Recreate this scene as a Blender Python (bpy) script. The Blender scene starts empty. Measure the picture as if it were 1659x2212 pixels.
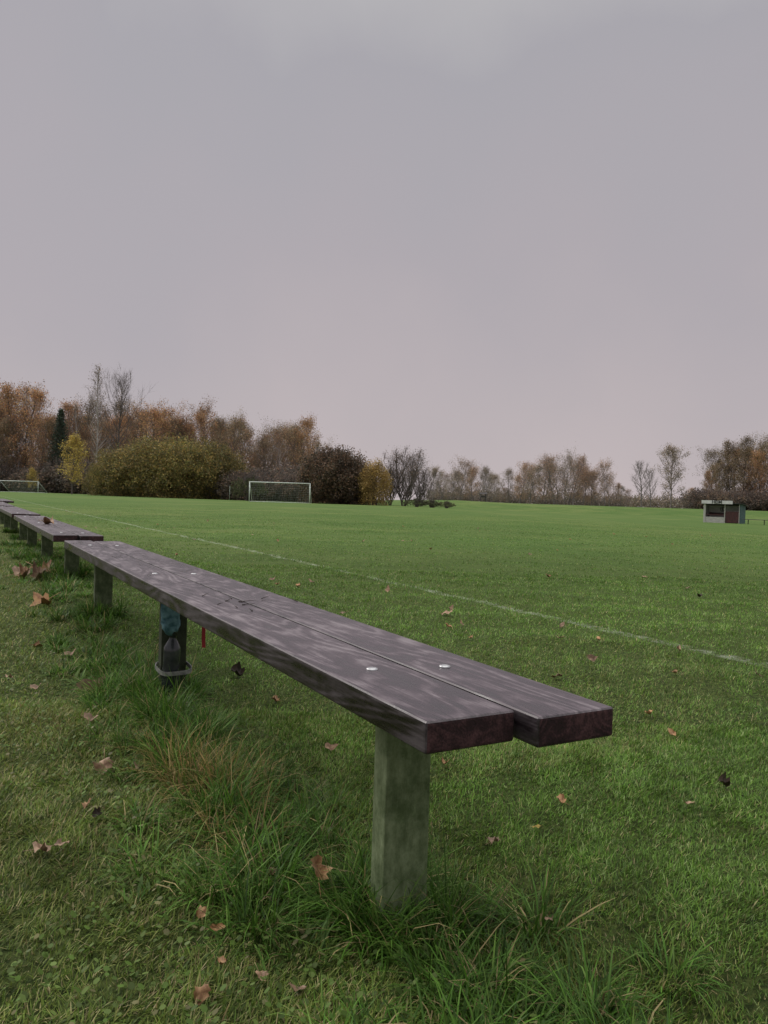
import bpy, math, random
import numpy as np
from mathutils import Matrix, Vector
random.seed(4); RNG=np.random.default_rng(4)
scene=bpy.context.scene; col=scene.collection
TH=math.radians(29.03); C=math.cos(TH); S=math.sin(TH)
P0=(0.0637,1.0); HC=0.726; HB=0.438
def W(n,t): return (P0[0]+n*C-t*S, P0[1]+n*S+t*C)
def ss(v,a,b):
    u=np.clip((np.asarray(v,float)-a)/(b-a),0,1); return u*u*(3-2*u)
def nt(x,y):
    x=np.asarray(x,float)-P0[0]; y=np.asarray(y,float)-P0[1]
    return x*C+y*S, -x*S+y*C
def gh(x,y):
    n,t=nt(x,y)
    z=0.12*ss(t,2.2,4.8)*(1-ss(n,.3,2.2))
    z=z-0.4*ss(x,3,25)+1.25*ss(y,108,134)*ss(x,-2,14)
    x=np.asarray(x,float);y=np.asarray(y,float)
    near=1-ss(np.hypot(x,y),8,30)
    z=z+near*(.006*np.sin(x*5.1+y*2.3)+.005*np.sin(x*3.2-y*6.7+1)+.006*np.sin(y*9.1+x*1.7))
    return z
def patch(x,y,f,seed):
    r=np.random.default_rng(seed); v=0
    for i in range(7):
        a=r.uniform(0,6.28); k=f*r.uniform(.5,1.8)
        v=v+np.sin((x*math.cos(a)+y*math.sin(a))*k+r.uniform(0,6.28))
    return v/3.0
# ---------- helpers
def mesh_np(name,V,T,cols=None,mats=(),smooth=False,mi=None):
    V=np.asarray(V,np.float32); T=np.asarray(T,np.int32)
    k=T.shape[1]; me=bpy.data.meshes.new(name)
    me.vertices.add(len(V)); me.vertices.foreach_set('co',V.ravel())
    me.loops.add(T.size); me.loops.foreach_set('vertex_index',T.ravel())
    me.polygons.add(len(T)); me.polygons.foreach_set('loop_start',np.arange(0,T.size,k,dtype=np.int32))
    for m in mats: me.materials.append(m)
    if mi is not None: me.polygons.foreach_set('material_index',np.asarray(mi,np.int32))
    me.update(calc_edges=True)
    if smooth: me.polygons.foreach_set('use_smooth',np.ones(len(T),bool))
    if cols is not None:
        ca=me.color_attributes.new('Col','FLOAT_COLOR','POINT')
        c4=np.ones((len(V),4),np.float32); c4[:,:3]=cols
        ca.data.foreach_set('color',c4.ravel())
    return me
def obj(name,data,parent=None,loc=None,rot=None,**props):
    o=bpy.data.objects.new(name,data); col.objects.link(o)
    if parent: o.parent=parent
    if loc is not None: o.location=loc
    if rot is not None: o.rotation_euler=rot
    for k,v in props.items(): o[k]=v
    return o
class MB:
    def __init__(s): s.v=[];s.f=[];s.m=[]
    def add(s,v,f,m=0):
        b=len(s.v); s.v+= [tuple(p) for p in v]; s.f+=[tuple(i+b for i in q) for q in f]; s.m+=[m]*len(f)
    def box(s,x0,x1,y0,y1,z0,z1,m=0):
        v=[(x,y,z) for z in(z0,z1) for y in(y0,y1) for x in(x0,x1)]
        s.add(v,[(0,2,3,1),(4,5,7,6),(0,1,5,4),(2,6,7,3),(0,4,6,2),(1,3,7,5)],m)
    def tube(s,p,q,r0,r1=None,k=10,m=0,cap=True):
        r1=r0 if r1 is None else r1
        p=Vector(p);q=Vector(q);a=(q-p).normalized()
        u=a.orthogonal().normalized();w=a.cross(u)
        v=[];
        for c,r in((p,r0),(q,r1)):
            for i in range(k):
                t=6.28318*i/k; v.append(c+u*math.cos(t)*r+w*math.sin(t)*r)
        f=[(i,(i+1)%k,k+(i+1)%k,k+i) for i in range(k)]
        if cap: f+=[tuple(range(k-1,-1,-1)),tuple(range(k,2*k))]
        s.add(v,f,m)
    def mesh(s,name,mats,bevel=0,seg=2,smooth=False,sub=0):
        me=bpy.data.meshes.new(name); me.from_pydata(s.v,[],s.f)
        for m in mats: me.materials.append(m)
        me.polygons.foreach_set('material_index',s.m); me.update()
        if bevel:
            import bmesh
            bm=bmesh.new(); bm.from_mesh(me)
            bmesh.ops.bevel(bm,geom=list(bm.edges),offset=bevel,segments=seg,profile=.6,affect='EDGES')
            bm.to_mesh(me); bm.free()
        if smooth: me.polygons.foreach_set('use_smooth',[True]*len(me.polygons))
        return me
def nodes(name):
    m=bpy.data.materials.new(name); m.use_nodes=True; nt_=m.node_tree
    return m,nt_,nt_.nodes,nt_.links,nt_.nodes['Principled BSDF']
def ramp(N,stops):
    r=N.new('ShaderNodeValToRGB'); e=r.color_ramp.elements
    while len(e)<len(stops): e.new(.5)
    for i,(p,c) in enumerate(stops): e[i].position=p; e[i].color=(*c,1)
    return r
def noisy(name,c1,c2,scale=5,rough=.7,bump=.2,stretch=(1,1,1),detail=6,spec=.5,lo=.35,hi=.65):
    m,t,N,L,B=nodes(name)
    tc=N.new('ShaderNodeTexCoord'); mp=N.new('ShaderNodeMapping'); mp.inputs['Scale'].default_value=stretch
    no=N.new('ShaderNodeTexNoise'); no.inputs['Scale'].default_value=scale; no.inputs['Detail'].default_value=detail
    r=ramp(N,[(lo,c1),(hi,c2)])
    L.new(tc.outputs['Object'],mp.inputs['Vector']);L.new(mp.outputs[0],no.inputs['Vector']);L.new(no.outputs[0],r.inputs[0]);L.new(r.outputs[0],B.inputs['Base Color'])
    B.inputs['Roughness'].default_value=rough; B.inputs['Specular IOR Level'].default_value=spec
    if bump:
        b=N.new('ShaderNodeBump'); b.inputs['Strength'].default_value=bump; b.inputs['Distance'].default_value=.01
        L.new(no.outputs[0],b.inputs['Height']);L.new(b.outputs[0],B.inputs['Normal'])
    return m
def colmat(name,rough=.5,trans=.25,spec=.3,haze=0):
    m,t,N,L,B=nodes(name)
    a=N.new('ShaderNodeAttribute'); a.attribute_name='Col'
    src=a.outputs['Color']
    oi=N.new('ShaderNodeObjectInfo'); hs=N.new('ShaderNodeHueSaturation')
    mr=N.new('ShaderNodeMapRange'); mr.inputs[3].default_value=.62; mr.inputs[4].default_value=1.3
    L.new(oi.outputs['Random'],mr.inputs[0])
    if name!='grass_blades': L.new(mr.outputs[0],hs.inputs['Value'])
    L.new(src,hs.inputs['Color'])
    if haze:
        mx=N.new('ShaderNodeMix'); mx.data_type='RGBA'; mx.inputs[0].default_value=haze  # pale mist mixed straight into the surface colour, no real fog
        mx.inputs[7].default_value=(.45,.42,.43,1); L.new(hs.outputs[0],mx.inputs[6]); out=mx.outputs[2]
    else: out=hs.outputs[0]
    L.new(out,B.inputs['Base Color']); B.inputs['Roughness'].default_value=rough; B.inputs['Specular IOR Level'].default_value=spec
    if trans:
        tr=N.new('ShaderNodeBsdfTranslucent'); L.new(out,tr.inputs[0])
        ms=N.new('ShaderNodeMixShader'); ms.inputs[0].default_value=trans
        L.new(B.outputs[0],ms.inputs[1]);L.new(tr.outputs[0],ms.inputs[2]);L.new(ms.outputs[0],N['Material Output'].inputs[0])
    return m
# ---------- materials
def wood_mat(name,end=False):
    m,t,N,L,B=nodes(name)
    tc=N.new('ShaderNodeTexCoord')
    def mapn(sc,scale,det,ro=.5):
        mp=N.new('ShaderNodeMapping'); mp.inputs['Scale'].default_value=sc; L.new(tc.outputs['Object'],mp.inputs[0])
        n=N.new('ShaderNodeTexNoise'); n.inputs['Scale'].default_value=scale; n.inputs['Detail'].default_value=det; n.inputs['Roughness'].default_value=ro
        L.new(mp.outputs[0],n.inputs['Vector']); return n.outputs[0]
    def ma(op,a,b,c=None):
        x=N.new('ShaderNodeMath'); x.operation=op
        for i,v in enumerate((a,b,c)):
            if v is None: continue
            if hasattr(v,'links'): L.new(v,x.inputs[i])
            else: x.inputs[i].default_value=v
        return x.outputs[0]
    wn=mapn((1,.16,1),8.0,1.2) if not end else mapn((1,1,1),10,1.5)
    ring=ma('SINE',ma('MULTIPLY',wn,95 if not end else 88),0)
    ring=ma('POWER',ma('MULTIPLY_ADD',ring,.5,.5),1.8)
    fn=mapn((1,.03,1),240,3) if not end else mapn((1,1,1),300,3)
    bl=mapn((1,.5,1),13,8,.7)
    big=mapn((1,.6,1),2.6,3)
    c=ma('MULTIPLY_ADD',ring,.115 if not end else .085,-.045)
    c=ma('MULTIPLY_ADD',fn,.34,c); c=ma('MULTIPLY_ADD',bl,.75,c); c=ma('MULTIPLY_ADD',big,.35,ma('ADD',c,-.185))
    if end: r=ramp(N,[(.34,(.009,.005,.006)),(.5,(.026,.011,.013)),(.66,(.080,.038,.040))])
    else: r=ramp(N,[(.36,(.010,.006,.008)),(.47,(.034,.023,.029)),(.56,(.078,.057,.068)),(.71,(.18,.150,.163))])
    L.new(c,r.inputs[0])
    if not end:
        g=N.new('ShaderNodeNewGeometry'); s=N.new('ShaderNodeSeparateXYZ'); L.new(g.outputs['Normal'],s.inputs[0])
        face_shade=N.new('ShaderNodeMapRange'); face_shade.inputs[1].default_value=.2; face_shade.inputs[2].default_value=.9; face_shade.inputs[3].default_value=.42; face_shade.inputs[4].default_value=1.1  # base colour darkened on sides, lifted on top: shading painted in
        L.new(s.outputs['Z'],face_shade.inputs[0]); h=N.new('ShaderNodeHueSaturation'); L.new(face_shade.outputs[0],h.inputs['Value']); L.new(r.outputs[0],h.inputs['Color']); L.new(h.outputs[0],B.inputs['Base Color'])
    else: L.new(r.outputs[0],B.inputs['Base Color'])
    rr=N.new('ShaderNodeMapRange'); rr.inputs[1].default_value=.40; rr.inputs[2].default_value=.60; rr.inputs[3].default_value=.24 if not end else .6; rr.inputs[4].default_value=.55 if not end else .8
    L.new(c,rr.inputs[0]); L.new(rr.outputs[0],B.inputs['Roughness'])
    bp=N.new('ShaderNodeBump'); bp.inputs['Strength'].default_value=.5 if not end else .8; bp.inputs['Distance'].default_value=.002
    L.new(c,bp.inputs['Height']);L.new(bp.outputs[0],B.inputs['Normal'])
    B.inputs['Specular IOR Level'].default_value=.65 if not end else .3
    return m
M_wood=wood_mat('stained_wood'); M_end=wood_mat('stained_end_grain',True)
def post_mat(name,val):
    m,t,N,L,B=nodes(name)
    tc=N.new('ShaderNodeTexCoord'); mp=N.new('ShaderNodeMapping'); mp.inputs['Scale'].default_value=(1,1,.3); L.new(tc.outputs['Object'],mp.inputs[0])
    a=N.new('ShaderNodeTexNoise'); a.inputs['Scale'].default_value=50; a.inputs['Detail'].default_value=8; a.inputs['Roughness'].default_value=.7; L.new(mp.outputs[0],a.inputs[0])
    b=N.new('ShaderNodeTexNoise'); b.inputs['Scale'].default_value=12; b.inputs['Detail'].default_value=8; b.inputs['Roughness'].default_value=.75; L.new(tc.outputs['Object'],b.inputs[0])
    r1=ramp(N,[(.35,(.14,.175,.09)),(.65,(.30,.345,.22))]); L.new(a.outputs[0],r1.inputs[0])
    r2_=ramp(N,[(.38,(.19,.29,.10)),(.60,(.85,.9,.78))]); L.new(b.outputs[0],r2_.inputs[0])
    mx=N.new('ShaderNodeMix'); mx.data_type='RGBA'; mx.blend_type='MULTIPLY'; mx.inputs[0].default_value=.8; L.new(r1.outputs[0],mx.inputs[6]);L.new(r2_.outputs[0],mx.inputs[7])
    hs=N.new('ShaderNodeHueSaturation'); hs.inputs['Value'].default_value=val; L.new(mx.outputs[2],hs.inputs['Color'])
    L.new(hs.outputs[0],B.inputs['Base Color']); B.inputs['Roughness'].default_value=.85
    bp=N.new('ShaderNodeBump'); bp.inputs['Strength'].default_value=.6; bp.inputs['Distance'].default_value=.004; L.new(a.outputs[0],bp.inputs['Height']); L.new(bp.outputs[0],B.inputs['Normal'])
    return m
M_post=post_mat('weathered_green_post',1.1); M_postd=post_mat('dark_post',.25); M_postm=post_mat('mid_dark_post',.62)  # same post colours at three values, two of them darker
M_steel=noisy('bolt_steel',(.42,.42,.43),(.6,.6,.61),60,.35,.05); M_steel.node_tree.nodes['Principled BSDF'].inputs['Metallic'].default_value=.7
M_white=noisy('white_paint',(.5,.56,.52),(.75,.8,.76),8,.5,.05)
M_net=noisy('net_cord',(.35,.42,.38),(.5,.55,.5),8,.8,0)
M_grass=colmat('grass_blades',.5,.32,.25)
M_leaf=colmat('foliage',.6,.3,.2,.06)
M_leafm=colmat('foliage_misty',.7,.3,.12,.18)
M_leaff=colmat('foliage_far_misty',.8,.3,.1,.40)  # distance mist painted into the leaf and bark colours
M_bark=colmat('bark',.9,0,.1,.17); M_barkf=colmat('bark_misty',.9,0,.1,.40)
def ground_mat():
    m,t,N,L,B=nodes('turf_ground')
    g=N.new('ShaderNodeNewGeometry'); P=g.outputs['Position']
    def noise(sc,det=5,ro=.6):
        n=N.new('ShaderNodeTexNoise'); n.inputs['Scale'].default_value=sc; n.inputs['Detail'].default_value=det; n.inputs['Roughness'].default_value=ro
        L.new(P,n.inputs['Vector']); return n.outputs[0]
    def mix(f,a,b):
        x=N.new('ShaderNodeMix'); x.data_type='RGBA'
        for s,v in((0,f),(6,a),(7,b)):
            if hasattr(v,'links') : L.new(v,x.inputs[s])
            else: x.inputs[s].default_value=v if s==0 else (*v,1)
        return x.outputs[2]
    def rng(v,a,b,c=0,d=1):
        x=N.new('ShaderNodeMapRange'); L.new(v,x.inputs[0])
        for i,q in enumerate((a,b,c,d)): x.inputs[i+1].default_value=q
        return x.outputs[0]
    ln=N.new('ShaderNodeVectorMath'); ln.operation='LENGTH'; L.new(P,ln.inputs[0]); dist=ln.outputs['Value']
    dn=N.new('ShaderNodeVectorMath'); dn.operation='DOT_PRODUCT'; L.new(P,dn.inputs[0]); dn.inputs[1].default_value=(C,S,0)
    nn=N.new('ShaderNodeMath'); nn.operation='SUBTRACT'; L.new(dn.outputs['Value'],nn.inputs[0]); nn.inputs[1].default_value=P0[0]*C+P0[1]*S
    n_=nn.outputs[0]
    thatch=mix(rng(noise(60),.4,.62),(.03,.047,.010),(.10,.13,.035))
    fine=noise(5,10,.85)
    lawn=mix(rng(fine,.38,.64),(.046,.10,.018),(.155,.235,.06))
    lawn=mix(rng(noise(.9,6,.7),.4,.60,0,.7),lawn,(.065,.115,.022))
    lawn=mix(rng(noise(.25,5,.65),.42,.58,0,.65),lawn,(.16,.20,.06))
    lawn=mix(rng(noise(.06,5),.44,.56,0,.6),lawn,(.070,.135,.028))
    left=mix(rng(noise(14,8,.75),.38,.62),(.065,.10,.02),(.175,.20,.065))
    far=mix(rng(n_,.2,1.2),left,lawn)
    c=mix(rng(dist,3,14),thatch,far)
    ab=N.new('ShaderNodeMath'); ab.operation='SUBTRACT'; L.new(n_,ab.inputs[0]); ab.inputs[1].default_value=2.85
    aa=N.new('ShaderNodeMath'); aa.operation='ABSOLUTE'; L.new(ab.outputs[0],aa.inputs[0])
    lm=rng(aa.outputs[0],.035,.06,1,0); pn=rng(noise(9,6,.75),.42,.6,.0,.6)
    mm=N.new('ShaderNodeMath'); mm.operation='MULTIPLY'; L.new(lm,mm.inputs[0]); L.new(pn,mm.inputs[1])
    c=mix(mm.outputs[0],c,(.45,.48,.38))
    L.new(c,B.inputs['Base Color']); B.inputs['Roughness'].default_value=.9; B.inputs['Specular IOR Level'].default_value=.15
    bp=N.new('ShaderNodeBump'); bp.inputs['Strength'].default_value=.8; bp.inputs['Distance'].default_value=.05
    L.new(fine,bp.inputs['Height']); L.new(bp.outputs[0],B.inputs['Normal'])
    return m
M_ground=ground_mat()
# ---------- ground
u=np.linspace(-1,1,261); xs=700*np.sinh(6.2*u)/np.sinh(6.2)
u=np.linspace(-.4,1,230); ys=2+1100*np.sinh(6.6*u)/np.sinh(6.6)
X,Y=np.meshgrid(xs,ys); V=np.stack([X,Y,gh(X,Y)],-1).reshape(-1,3)
nx=len(xs);i,j=np.meshgrid(np.arange(len(ys)-1),np.arange(nx-1),indexing='ij'); a=(i*nx+j).ravel()
T=np.stack([a,a+1,a+nx+1,a+nx],1)
obj('ground',mesh_np('ground',V,T,mats=[M_ground],smooth=True),kind='structure')
# ---------- grass
GB=1.38
def blades(x,y,L,w,lean,curve,cols,far=False,zoff=0,az=None):
    N=len(x)
    az=RNG.uniform(0,2*np.pi,N) if az is None else az
    hx,hy=np.cos(az),np.sin(az)
    tw=az+np.pi/2+RNG.uniform(-.5,.5,N); sx,sy=np.cos(tw),np.sin(tw)
    base=np.stack([x,y,gh(x,y)-.004+zoff],1)
    lv=[0,.38,.72,1.] if not far else [0,1.]
    wf=[1,.95,.6,0] if not far else [1,0]
    pos=base.copy(); rings=[]; prev=0
    for k,s in enumerate(lv):
        if k:
            ph=lean+curve*(s+prev)/2; ds=(s-prev)*L
            pos=pos+np.stack([np.sin(ph)*hx*ds,np.sin(ph)*hy*ds,np.cos(ph)*ds],1)
        prev=s; hw=(w*wf[k]/2)
        off=np.stack([sx*hw,sy*hw,0*hw],1)
        if k<len(lv)-1: rings+= [pos-off,pos+off]
        else: rings.append(pos)
    V=np.stack(rings,1); K=V.shape[1]
    V[:,:,2]=np.maximum(V[:,:,2],base[:,None,2]+.002)
    b=np.arange(N)[:,None]*K
    tr=np.array([[0,1,3],[0,3,2],[2,3,5],[2,5,4],[4,5,6]]) if not far else np.array([[0,1,2]])
    T=(b[:,:,None]+tr[None]).reshape(-1,3)
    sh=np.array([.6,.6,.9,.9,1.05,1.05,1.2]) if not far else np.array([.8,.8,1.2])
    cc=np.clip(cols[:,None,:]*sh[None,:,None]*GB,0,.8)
    return V.reshape(-1,3),T,cc.reshape(-1,3)
def pick(N,pal,pr):
    idx=RNG.choice(len(pal),N,p=np.array(pr)/sum(pr)); c=np.array(pal)[idx]
    return c*RNG.uniform(.6,1.4,(N,1))
def lawn_pts(N,z0,z1,e,half=.78):
    q=2-e; uu=RNG.uniform(0,1,N)
    Z=(z0**q+uu*(z1**q-z0**q))**(1/q)
    X=RNG.uniform(-half,half,N)*Z
    return X,Z
def lawn_cols(x,y,far=False):
    n,t=nt(x,y); N=len(x)
    A=pick(N,[(.082,.160,.024),(.114,.198,.032),(.057,.115,.018),(.18,.24,.085),(.27,.24,.11)],[.36,.3,.18,.11,.05])
    Lc=pick(N,[(.120,.165,.030),(.085,.140,.022),(.178,.195,.055),(.29,.25,.125),(.055,.088,.018),(.18,.13,.06)],[.32,.27,.18,.11,.08,.04])
    f=ss(n+.25*patch(x,y,2.0,3),-.1,.6)[:,None]
    c=np.where(RNG.uniform(0,1,(N,1))<f,A,Lc)
    p=patch(x,y,2.2,5)*.55+patch(x,y,.7,6)*.5+patch(x,y,38,8)*.75*(y<6)+patch(x,y,12,18)*.55; c=c*np.clip(1+.2*p,.55,1.6)[:,None]
    dry=(patch(x,y,1.3,9)>.9)&(RNG.uniform(0,1,N)<.3); c[dry]=c[dry]*.5+np.array([.22,.19,.08])*.5
    pn=ss(patch(x,y,7,31),-1.0,1.6)
    on=(np.abs(n-2.85)<.045)&(RNG.uniform(0,1,N)<(.03+.24*pn)*np.where(y<5,.4,1)); c[on]=np.array([.33,.36,.27])
    return c
for (N,z0,z1,e,far) in ((280000,.72,2.6,0.5,False),(290000,2.4,8,1.3,False),(340000,7,62,1.75,True)):
    x,y=lawn_pts(N,z0,z1,e,.72); n,t=nt(x,y)
    if far:
        kp=RNG.uniform(0,1,N)>ss(y,28,62)**.7; x=x[kp];y=y[kp];n=n[kp];N=len(x)
    k=np.maximum(y/1.8,.8)
    left=1-ss(n,-.1,.5)
    L=RNG.uniform(.009,.024,N)*(1+.3*left)*(1+.16*patch(x,y,14,11)+.12*patch(x,y,38,8)); L*=np.minimum(k,4)**.15
    w=RNG.uniform(.0014,.0027,N)*k**.62
    if far: w*=1.6; L=np.clip(L,.011,.032)*np.where(y>25,.8,1)
    lean=RNG.uniform(.1,1.15,N)+.45*left*RNG.uniform(0,1,N); curve=RNG.uniform(-.3,1.3,N)
    az=1.1*patch(x,y,24,41)+RNG.uniform(-2.1,2.1,N)
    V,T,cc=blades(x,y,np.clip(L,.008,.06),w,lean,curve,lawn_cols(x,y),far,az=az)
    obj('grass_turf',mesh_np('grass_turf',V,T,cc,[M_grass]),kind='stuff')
xs_,ys_,Ls,ws,ln_,cv,cs,azs=[],[],[],[],[],[],[],[]
def tuft(n0,t0,rad,num,Lm,pal,pr,wm=.003):
    a=RNG.uniform(0,6.28,num); r=rad*np.sqrt(RNG.uniform(0,1,num))
    x0,y0=W(n0,t0); x=x0+np.cos(a)*r; y=y0+np.sin(a)*r
    k=np.maximum(1,y/2.2)**.6; az=a+RNG.uniform(-1.2,1.2,num)
    xs_.append(x);ys_.append(y);Ls.append(Lm*RNG.uniform(.25,1.15,num));ws.append(wm*RNG.uniform(.6,1.4,num)*k)
    ln_.append(RNG.uniform(.05,.9,num));cv.append(RNG.uniform(.3,2.3,num));azs.append(az)
    cs.append(pick(num,pal,pr)*RNG.uniform(.65,1.2))
G=[(.055,.13,.015),(.078,.165,.022),(.035,.08,.011),(.115,.19,.038),(.29,.23,.11)]; GP=[.33,.3,.18,.12,.08]
D=[(.27,.18,.07),(.32,.23,.095),(.19,.16,.045),(.09,.14,.025)]; DP=[.3,.27,.23,.2]
rs=random.Random(7)
for i in range(300):
    t=-0.55+ (rs.random()**1.4)*9; n=rs.gauss(.04,.10)
    if t<.3: n=rs.gauss(.13,.12)
    if t<-.25 and rs.random()<.5: continue
    x,y=W(n,t)
    if y<.82: continue
    tuft(n,t,rs.uniform(.025,.07),rs.randint(60,130),rs.uniform(.045,.115),G,GP,.0024)
for i in range(75):
    tuft(rs.gauss(.05,.075),rs.uniform(.35,2.4),rs.uniform(.025,.055),rs.randint(80,140),rs.uniform(.09,.165),G,GP,.0024)
for pt in (.29,1.93,3.45,4.8,6.4,8.0,9.3,10.9):
    for i in range(20):
        a=rs.uniform(0,6.28); tuft(.152+.09*math.cos(a),pt+.02+.085*math.sin(a),.028,rs.randint(60,120),rs.uniform(.08,.17) if pt<5 else .09,G,GP,.0026)
for i in range(16):
    tuft(rs.gauss(.12,.09),rs.gauss(.03,.14),.045,100,rs.uniform(.08,.155),G,GP,.0028)
for i in range(30):
    tuft(.01+rs.gauss(0,.06),1.02+rs.gauss(0,.16),.04,60,rs.uniform(.09,.17),D,DP,.0021)
for i in range(16):
    tuft(.06+rs.gauss(0,.07),1.45+rs.gauss(0,.35),.045,90,rs.uniform(.08,.15),G,GP,.0024)
for i in range(34):
    t=rs.choice([2.6,2.9,3.1,.75,1.0,2.2,.4,.55]); tuft(rs.gauss(-.06,.1),t+rs.gauss(0,.15),.03,7,.06,[(.09,.16,.035),(.12,.18,.05)],[1,1],.010)
cat=np.concatenate
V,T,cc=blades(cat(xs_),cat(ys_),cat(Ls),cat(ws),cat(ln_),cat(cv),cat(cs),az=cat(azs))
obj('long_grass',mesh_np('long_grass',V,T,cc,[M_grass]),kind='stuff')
def discs(N):
    x,y=lawn_pts(N,.85,3.5,.6); n,t=nt(x,y); keep=(n<.3)&(patch(x,y,3,21)>.1); x=x[keep];y=y[keep];N=len(x)
    r=RNG.uniform(.003,.006,N); a=RNG.uniform(0,6.28,N); z=gh(x,y)+RNG.uniform(.008,.022,N)
    vs=[]
    tx=RNG.uniform(-.9,.9,N);ty=RNG.uniform(-.9,.9,N)
    for k in range(6):
        th=a+k*math.pi/3; dx=np.cos(th)*r;dy=np.sin(th)*r*.7; vs.append(np.stack([x+dx,y+dy,z+dx*tx+dy*ty],1))
    V=np.stack(vs,1); b=np.arange(N)[:,None]*6
    T=(b[:,:,None]+np.array([[0,1,2],[0,2,3],[0,3,4],[0,4,5]])[None]).reshape(-1,3)
    c=np.repeat(pick(N,[(.10,.17,.03),(.13,.19,.045),(.19,.18,.08)],[.5,.35,.15]),6,0)
    return V.reshape(-1,3),T,c
V,T,cc=discs(18000); obj('clover_cover',mesh_np('clover_cover',V,T,cc,[M_grass]),kind='stuff')
# ---------- benches
LEN=3.89
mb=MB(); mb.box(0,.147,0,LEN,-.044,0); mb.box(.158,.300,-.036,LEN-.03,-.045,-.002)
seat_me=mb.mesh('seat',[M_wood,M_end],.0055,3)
for p in seat_me.polygons:
    if abs(p.normal.y)>.8: p.material_index=1
def legmesh(m):
    mb=MB(); mb.box(-.045,.045,-.0225,.0225,-.62,0); return mb.mesh('leg',[m],.003,2)
leg_me=legmesh(M_post); legd_me=legmesh(M_postd); legm_me=legmesh(M_postm)
mb=MB(); k=14; v=[];f=[]
for (r,z) in ((.0102,.0),(.0100,.0018),(.0062,.0032)):
    v+=[(r*math.cos(6.2832*i/k),r*math.sin(6.2832*i/k),z) for i in range(k)]
for b in(0,k): f+=[(b+i,b+(i+1)%k,b+k+(i+1)%k,b+k+i) for i in range(k)]
f.append(tuple(range(2*k,3*k))); mb.add(v,f); bolt_me=mb.mesh('bolt',[M_steel],smooth=True)
def bench(n0,t0,label,zoff=0,rot=0,at=None,grp='benches in a row along the touchline',dark=-1):
    x,y=W(n0,t0) if at is None else at
    e=obj('bench',None,loc=(x,y,zoff),rot=(0,0,TH+rot)); e.empty_display_size=.2
    e['label']=label; e['category']='bench'; e['group']=grp
    s=obj('seat',seat_me,e,(0,0,HB))
    for q,ty in enumerate((.31,1.95,3.47)):
        lo=obj('leg',legd_me if q==dark else (leg_me if (dark>=0 and q==0) else legm_me),e,(.152,ty,HB-.0455))
        if q==dark: lo['label']='dark wooden leg with bottle strapped on'
        for bx in(.08,.214): obj('bolt',bolt_me,s,(bx,ty-.01+(.0 if bx<.1 else -.02),.0003 if bx<.1 else -.0015))
    return e
lab='long low dark wooden bench on short grey-green posts'
bench(0,0,'long low bench, wet dark-stained planks, silver bolts, red end grain',dark=1)
bench(.0,4.45,'long low dark wooden bench with fallen leaf on seat')
bench(.01,8.9,lab,rot=.004); bench(0,13.35,lab,rot=-.004); bench(.3,18.6,lab,rot=0)
# ---------- small things on/at the bench
M_teal=noisy('teal_fabric',(.03,.10,.13),(.16,.30,.36),50,.8,.5)
M_bott=noisy('dark_plastic',(.012,.014,.018),(.05,.055,.06),30,.2,.1)
M_strap=noisy('grey_strap',(.12,.125,.12),(.30,.30,.28),60,.5,.2)
M_red=noisy('red_ribbon',(.26,.012,.02),(.38,.022,.03),40,.6,.1)
lx,ly=W(.125,1.875)
r2=random.Random(3)
v=[];f=[];K=16;R_=9
for j in range(R_):
    z=.40-j*.165/(R_-1)
    for i in range(K):
        a=6.2832*i/K; r=.030*(1-.25*abs(j/(R_-1)-.45))*(1+.16*math.sin(3*a+j*1.1)+r2.uniform(-.08,.08))*(1 if j<R_-1 else .75)
        ca=abs(math.cos(a))**.7*math.copysign(1,math.cos(a)); sa=abs(math.sin(a))**.7*math.copysign(1,math.sin(a))
        v.append((r*ca*1.1,r*sa*.6,z+.008*math.sin(2*a+j)))
for j in range(R_-1):
    f+=[(j*K+i,j*K+(i+1)%K,(j+1)*K+(i+1)%K,(j+1)*K+i) for i in range(K)]
f.append(tuple(range((R_-1)*K,R_*K)))
mb=MB(); mb.add(v,f); obj('hanging_cloth',mb.mesh('hanging_cloth',[M_teal],smooth=True),loc=(lx,ly,0),rot=(0,0,TH),label='crumpled light teal cloth stuffed under the bench seat against its post',category='cloth')
prof=[(.0,.015),(.026,.016),(.029,.022),(.030,.10),(.029,.15),(.030,.19),(.029,.205),(.018,.225),(.0125,.235),(.0125,.25),(.015,.251),(.015,.27),(0,.271)]
v=[];f=[]
for r,z in prof: v+=[(r*math.cos(6.2832*i/K),.8*r*math.sin(6.2832*i/K),z-.02) for i in range(K)]
for j in range(len(prof)-1): f+=[(j*K+i,j*K+(i+1)%K,(j+1)*K+(i+1)%K,(j+1)*K+i) for i in range(K)]
mb=MB(); mb.add(v,f); obj('plastic_bottle',mb.mesh('plastic_bottle',[M_bott],smooth=True),loc=(lx,ly,0),rot=(0,.04,TH),label='dark plastic bottle strapped upright to the bench post',category='bottle')
v=[];f=[];KS=28
for i in range(KS):
    a=6.2832*i/KS; sx=abs(math.cos(a))**.5*math.copysign(1,math.cos(a)); sy=abs(math.sin(a))**.5*math.copysign(1,math.sin(a))
    zc=.105+.007*math.sin(a+.5)
    for (dr,dz) in ((0,-.007),(.003,-.007),(.003,.007),(0,.007)): v.append((.022+(.054+dr)*sx,.035+(.07+dr)*sy,zc+dz))
for i in range(KS):
    for q in range(4): f.append((i*4+q,((i+1)%KS)*4+q,((i+1)%KS)*4+(q+1)%4,i*4+(q+1)%4))
mb=MB(); mb.add(v,f)
mb.tube((-.033,.0,.115),(-.05,-.02,.135),.003,.002,k=6)
obj('strap',mb.mesh('strap',[M_strap]),loc=(lx,ly,0),rot=(0,0,TH),label='pale grey band strapped around post and bottle',category='strap')
x,y=W(.2,1.72); v=[];f=[]
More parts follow.
